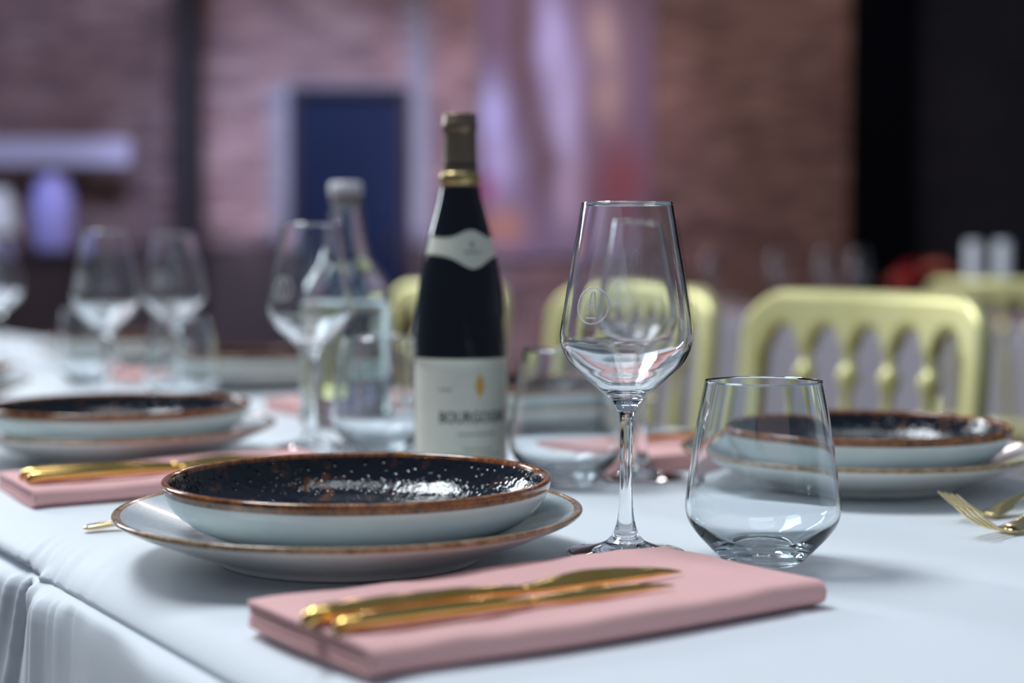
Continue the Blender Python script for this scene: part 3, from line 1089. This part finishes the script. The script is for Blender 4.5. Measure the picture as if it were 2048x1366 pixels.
lab = obj('front_label', patch('front_label', math.radians(-92), math.radians(92), lambda a: 0.016, lambda a: 0.1065, 0.00035), M_PAPER, bottle)


def neck_hw(a):
    d = abs(math.degrees(a))
    return 0.0085 + 0.0095 * math.exp(-(d / 26) ** 2) + 0.0012 * (1 if d > 78 else 0)


nl = obj('neck_label', patch('neck_label', math.radians(-88), math.radians(60), lambda a: 0.2000 - neck_hw(a) * 0.92 + 0.004 * (abs(a) / 1.5), lambda a: 0.2000 + neck_hw(a) * 0.92 + 0.004 * (abs(a) / 1.5), 0.0004), M_PAPER, bottle)


def wrapped_text(text, size, z, a_c, width):
    cu = bpy.data.curves.new('lettering', 'FONT')
    cu.body = text
    cu.size = size
    cu.align_x = 'CENTER'
    cu.extrude = 0.0001
    cu.offset = size * 0.018
    cu.resolution_u = 3
    to = bpy.data.objects.new('lettering_tmp', cu)
    COL.objects.link(to)
    dg = bpy.context.evaluated_depsgraph_get()
    dg.update()
    m = bpy.data.meshes.new_from_object(to.evaluated_get(dg))
    bpy.data.objects.remove(to)
    bpy.data.curves.remove(cu)
    xs = [v.co.x for v in m.vertices]
    sc_x = width / (max(xs) - min(xs))
    for v in m.vertices:
        x, y, d = v.co.x * sc_x, v.co.y, v.co.z
        r = wb_r(z + y) + 0.00055 + d
        a = a_c + x / 0.041
        v.co = (r * math.cos(a), r * math.sin(a), z + y)
    m.name = 'lettering'
    return m


# seen from outside, text runs with increasing angle (counter-clockwise from above)
lt = obj('lettering', wrapped_text('BOURGOGNE', 0.0138, 0.0520, 0.0, 0.0655), M_INK, lab)
lt['label'] = 'dark capitals reading BOURGOGNE'


def bar_mark(name, a0, a1, z0, z1, material, parent):
    return obj(name, patch(name, math.radians(a0), math.radians(a1), lambda a: z0, lambda a: z1, 0.0005, 12, 2), material, parent)


bar_mark('fine_print', -24, 26, 0.0410, 0.0432, M_INKSOFT, lab)
bar_mark('fine_print', -18, 22, 0.0285, 0.0300, M_INKSOFT, lab)
bar_mark('fine_print', -30, 34, 0.0235, 0.0250, M_INKSOFT, lab)
bar_mark('fine_print', -46, -30, 0.0790, 0.0815, M_INKSOFT, lab)
obj('gold_crest', patch('gold_crest', math.radians(4 - 6), math.radians(4 + 6), lambda a: 0.083 - 0.009 * math.cos((a - math.radians(4)) / math.radians(6) * math.pi / 2) ** 0.8,
                        lambda a: 0.083 + 0.010 * math.cos((a - math.radians(4)) / math.radians(6) * math.pi / 2) ** 0.8 + 0.0002, 0.0005, 16, 6), M_INKGOLD, lab)
bar_mark('fine_print', -14, 14, 0.1965, 0.1990, M_INKSOFT, nl)
bar_mark('small_crest', -4, 4, 0.2015, 0.2070, M_INKSOFT, nl)

# ------------------------------------------------------------------ clear water bottle
cf_out = [(0, 0.004), (0.034, 0.0035), (0.047, 0.0004), (0.0525, 0.003), (0.054, 0.010), (0.0542, 0.06), (0.0540, 0.130), (0.0528, 0.148), (0.0480, 0.165), (0.0390, 0.179), (0.0305, 0.1905), (0.0262, 0.203), (0.0228, 0.221),
          (0.0198, 0.240), (0.0184, 0.250), (0.0180, 0.256), (0.0180, 0.258)]
cf_o = spline(cf_out, 5)
cf_in = [(0.0152, 0.258), (0.0156, 0.250), (0.0170, 0.240), (0.0200, 0.221), (0.0234, 0.203), (0.0278, 0.1895), (0.0365, 0.1765), (0.0455, 0.1625), (0.0500, 0.1465), (0.0511, 0.130), (0.0513, 0.06), (0.0511, 0.014), (0.046, 0.009),
         (0.03, 0.0085), (0, 0.0085)]
cf_i = spline(cf_in, 5)
cpos = T(0.835, 1.645, 0.0004)
carafe = thing('water_bottle', 'clear glass water bottle with pale stopper left of the red wine bottle', 'water bottle', cpos, 0)
obj('bottle_body', lathe('bottle_body', cf_o + cf_i, 96), M_CARAFE, carafe)
M_STOP = plain('pale_stopper', (0.72, 0.70, 0.72), 0.3)
M_BRASS = plain('dull_copper_ring', (0.30, 0.17, 0.12), 0.35, 0.6)
st = obj('stopper', lathe('stopper', [(0.013, 0.250), (0.013, 0.2655), (0.0185, 0.2660), (0.0195, 0.268), (0.0195, 0.277), (0.017, 0.281), (0, 0.2815)], 48), M_STOP, carafe)
obj('neck_ring', lathe('neck_ring', [(0.0172, 0.2585), (0.0182, 0.2595), (0.0182, 0.2635), (0.0172, 0.2645), (0.0132, 0.2645)], 48), M_BRASS, carafe)
wt = [(0, 0.0083), (0.03, 0.0083), (0.0462, 0.0088), (0.0513, 0.0138), (0.0515, 0.06), (0.0513, 0.130), (0.0504, 0.1440), (0, 0.1440)]
obj('water', lathe('water', wt, 96), M_WATER, carafe)


# ------------------------------------------------------------------ gold banquet chairs
def chair_meshes():
    W = 0.235                                # half width of the back
    t = 0.030                                # thickness of the back frame
    ZT = 0.897

    def bend(x):
        return 0.030 * (1 - (x / W) ** 2)    # the back bows away from the sitter

    def rake(z):
        return 0.10 * max(0.0, z - 0.45)
    pw = 0.034                               # post width
    inner = W - pw
    gaps = [-inner + (2 * inner) * k / 5 for k in range(6)]

    def ztop(x):
        d = abs(x) - (W - 0.075)
        return ZT - (0.075 - math.sqrt(max(0.075 ** 2 - max(d, 0) ** 2, 0)))

    def zbot(x):
        if abs(x) >= inner - 1e-6:
            return 0.60
        k = min(4, int((x + inner) / (2 * inner / 5)))
        c = (gaps[k] + gaps[k + 1]) / 2
        h = (2 * inner / 5) / 2
        q = min(abs(x - c) / (h * 0.80), 1)
        return 0.806 + 0.038 * math.sqrt(max(1 - q * q, 0))
    xs = [-W + 0.002 + k * 0.004 for k in range(9)]
    xs = [x for x in xs if x < -inner] + [-inner, -inner + 0.0002] + list(np.linspace(-inner + 0.003, inner - 0.003, 86)) + [inner - 0.0002, inner]
    xs += [-x for x in reversed([x for x in [-W + 0.002 + k * 0.004 for k in range(9)] if x < -inner])]
    loops = []
    for x in xs:
        zt, zb = ztop(x), zbot(x)
        e = 0.010
        loop = []
        edge = min(1.0, (W - abs(x)) / 0.012)
        tt = t * (0.45 + 0.55 * math.sqrt(max(edge, 0)))
        for d, z in ((-tt / 2, zb + e), (-tt / 2, zb + 1.5 * e), (-tt / 2, zt - 1.5 * e), (-tt / 2, zt - e), (-tt * 0.36, zt - 0.003), (-tt * 0.2, zt), (tt * 0.2, zt), (tt * 0.36, zt - 0.003), (tt / 2, zt - e), (tt / 2, zt - 1.5 * e), (tt / 2, zb + 1.5 * e), (tt / 2, zb + e), (tt * 0.36, zb + 0.003), (tt * 0.2, zb), (-tt * 0.2, zb), (-tt * 0.36, zb + 0.003)):
            loop.append((x, d + bend(x) + rake(z), z))
        loops.append(loop)
    back = loft('back_frame', loops)
    spind = []
    for k in range(1, 5):
        x = gaps[k]
        prof = [(0.47, 0.008), (0.52, 0.009), (0.60, 0.0105), (0.66, 0.0125), (0.70, 0.0115), (0.735, 0.008), (0.752, 0.0075), (0.758, 0.0115), (0.765, 0.0150), (0.772, 0.0162), (0.780, 0.0150), (0.787, 0.0110), (0.793, 0.0078), (0.80, 0.009), (0.818, 0.012)]
        spind.append(loft('spindle', tube_pts([(x, bend(x) + rake(z), z) for z, r in prof], [r for z, r in prof], 14)))
    posts = []
    for sx in (-1, 1):
        x = sx * (W - pw / 2)
        pth = [(x * 0.98, 0.045, 0.0), (x * 0.99, 0.02, 0.20), (x, bend(x) + rake(0.45), 0.45), (x, bend(x) + rake(0.62), 0.63)]
        posts.append(loft('rear_leg', tube_pts(pth, [0.013, 0.016, 0.0175, 0.0170], 14)))
    legs = []
    for sx in (-1, 1):
        x = sx * 0.19
        pth = [(x, -0.385, 0), (x, -0.385, 0.02), (x, -0.385, 0.10), (x, -0.385, 0.12), (x, -0.385, 0.30), (x, -0.385, 0.32), (x, -0.385, 0.34), (x, -0.385, 0.44)]
        legs.append(loft('front_leg', tube_pts(pth, [0.010, 0.012, 0.015, 0.018, 0.016, 0.021, 0.016, 0.018], 14)))
    seat = box_mesh('seat', (-0.215, -0.40, 0.43), (0.215, 0.02, 0.465), 0.012)
    pad = box_mesh('cushion', (-0.205, -0.395, 0.466), (0.205, -0.005, 0.505), 0.017)
    lower = loft('lower_rail', [[(x, bend(x) + rake(0.53) + dy, 0.53 + dz) for dy, dz in ((-0.009, -0.014), (0.009, -0.014), (0.009, 0.014), (-0.009, 0.014))] for x in np.linspace(-inner - 0.005, inner + 0.005, 14)])
    strs = []
    for sx in (-1, 1):
        strs.append(loft('stretcher', tube_pts([(sx * 0.19, -0.385, 0.17), (sx * 0.205, 0.02, 0.20)], 0.008, 10)))
    return back, spind, posts, legs, seat, pad, lower, strs


cb, csp, cpo, cle, cse, cpa, clo, cst = chair_meshes()
CHAIR_PARTS = [('back_frame', cb, M_CHAIR)] + [('spindle', m, M_CHAIR) for m in csp] + [('rear_leg', m, M_CHAIR) for m in cpo] + [('front_leg', m, M_CHAIR) for m in cle] + \
              [('seat', cse, M_CHAIR), ('cushion', cpa, M_SEATPAD), ('lower_rail', clo, M_CHAIR)] + [('stretcher', m, M_CHAIR) for m in cst]


def chair(v, u, label, group=None, turn=0.0):
    p = T(v, u, 0)
    return put('chair', 'banquet_chair', CHAIR_PARTS, label, 'chair', (p.x, p.y, 0.0), ANG - math.pi / 2 + turn, group)


chair(1.585, 1.61, 'gold banquet chair with arched spindle back behind the forked setting')
chair(1.606, 2.175, 'gold banquet chair seen behind and through the etched wine glass')
chair(1.606, 2.80, 'gold banquet chair hidden behind red wine bottle and water bottle')
chair(3.16, 2.62, 'gold banquet chair at the far white table, below two white glint pillars', None, math.pi)

# ------------------------------------------------------------------ things on the far table
for k, (v, u) in enumerate(((4.08, 4.855), (4.08, 4.462), (4.08, 4.209), (4.08, 4.047))):
    wine(v, u, 'hazy wine glass on the far table beyond the gold chairs', 'wine glasses on the far table')
for k, u in enumerate((4.62, 4.02, 3.42, 2.82)):
    napkin(3.735, u - 0.28, 'pink napkin at the edge of the far white table', group='napkins on the far table', k=k % 3)
    plate(3.88, u, 'dinner plate on the far white table', 'plates on the far table')
    bowl(3.88, u, 'dark bowl stacked on a plate on the far white table', 'bowls on the far table')
M_GLINT = plain('white_glint', (0.85, 0.87, 0.92), 0.5)
M_GLINT_TIP = plain('dark_glint_tip', (0.02, 0.02, 0.02), 0.9)
for u in (3.528, 3.41):  # white pillars added to imitate bright highlights on wine glasses
    c = thing('glint_pillar', 'tall white pillar standing in for a glass glint, one of a pair on the far table', 'glint pillar', T(4.08, u, 0.0003), 0, 'pair of white glint pillars')
    obj('glint_body', lathe('glint_body', [(0, 0), (0.024, 0), (0.025, 0.004), (0.025, 0.245), (0.021, 0.252), (0.014, 0.249), (0, 0.248)], 32), M_GLINT, c)
    obj('glint_tip', loft('glint_tip', tube_pts([(0, 0, 0.246), (0.0005, 0, 0.256), (0.002, 0, 0.264)], 0.0012, 8)), M_GLINT_TIP, c)

# red flowers in a low vase on the far table
vs = thing('flower_arrangement', 'low arrangement of red and coral flowers on the far table', 'flowers', T(4.26, 3.885, 0.004), 0)
M_VASE = plain('dark_vase_glaze', (0.05, 0.04, 0.05), 0.3)
M_RED = plain('crimson_petal', (0.52, 0.05, 0.05), 0.7)
M_CORAL = plain('coral_petal', (0.72, 0.28, 0.18), 0.7)
M_LEAF = plain('dark_green_leaf', (0.03, 0.07, 0.025), 0.6)
obj('vase', lathe('vase', spline([(0, 0.0), (0.05, 0.0), (0.075, 0.03), (0.08, 0.06), (0.06, 0.09), (0.055, 0.10), (0.05, 0.10), (0.05, 0.09), (0, 0.085)], 4), 32), M_VASE, vs)


def blossom(R, seed):
    rnd = random.Random(seed)
    ms = []
    for ring, (cnt, tilt, sc) in enumerate(((5, 0.25, 0.55), (7, 0.75, 0.85), (8, 1.2, 1.0))):
        for k in range(cnt):
            a = 2 * math.pi * k / cnt + ring * 0.4 + rnd.uniform(-0.1, 0.1)
            verts, faces = [], []
            for i in range(5):
                t = i / 4
                wd = R * 0.42 * sc * math.sin(math.pi * (0.15 + 0.8 * t)) ** 0.7
                rr = R * sc * t * math.sin(tilt + 0.3 * t)
                zz = R * sc * t * math.cos(tilt + 0.3 * t)
                for s in (-1, 0, 1):
                    verts.append((rr * math.cos(a) - s * wd * math.sin(a), rr * math.sin(a) + s * wd * math.cos(a), zz + (0.12 * R if s else 0)))
            for i in range(4):
                for s in range(2):
                    faces.append((i * 3 + s, i * 3 + s + 1, i * 3 + s + 4, i * 3 + s + 3))
            ms.append(mesh('p', verts, faces))
    return join_meshes('blossom', ms)


bl = [blossom(0.055, 1), blossom(0.055, 2)]
bl[0].materials.append(M_RED)
bl[1].materials.append(M_CORAL)
rnd = random.Random(5)
for k in range(13):
    a = k * 2.399
    rr = 0.115 * math.sqrt((k + 0.5) / 13)
    o = obj('blossom', bl[1] if k in (2, 5, 9, 11) else bl[0], None, vs, (rr * math.cos(a), rr * math.sin(a), 0.165 - 0.55 * rr + rnd.uniform(-0.01, 0.01)))
    o.rotation_euler = (rr * 5 * -math.sin(a), rr * 5 * math.cos(a), rnd.uniform(0, 6))
lf = []
for k in range(12):
    a = 2 * math.pi * k / 12
    c, s = math.cos(a), math.sin(a)
    lf.append(mesh('l', [(0.03 * c, 0.03 * s, 0.105), (0.10 * c - 0.025 * s, 0.10 * s + 0.025 * c, 0.115), (0.15 * c, 0.15 * s, 0.108), (0.10 * c + 0.025 * s, 0.10 * s - 0.025 * c, 0.115)], [(0, 1, 2, 3)]))
obj('foliage', join_meshes('foliage', lf), M_LEAF, vs)
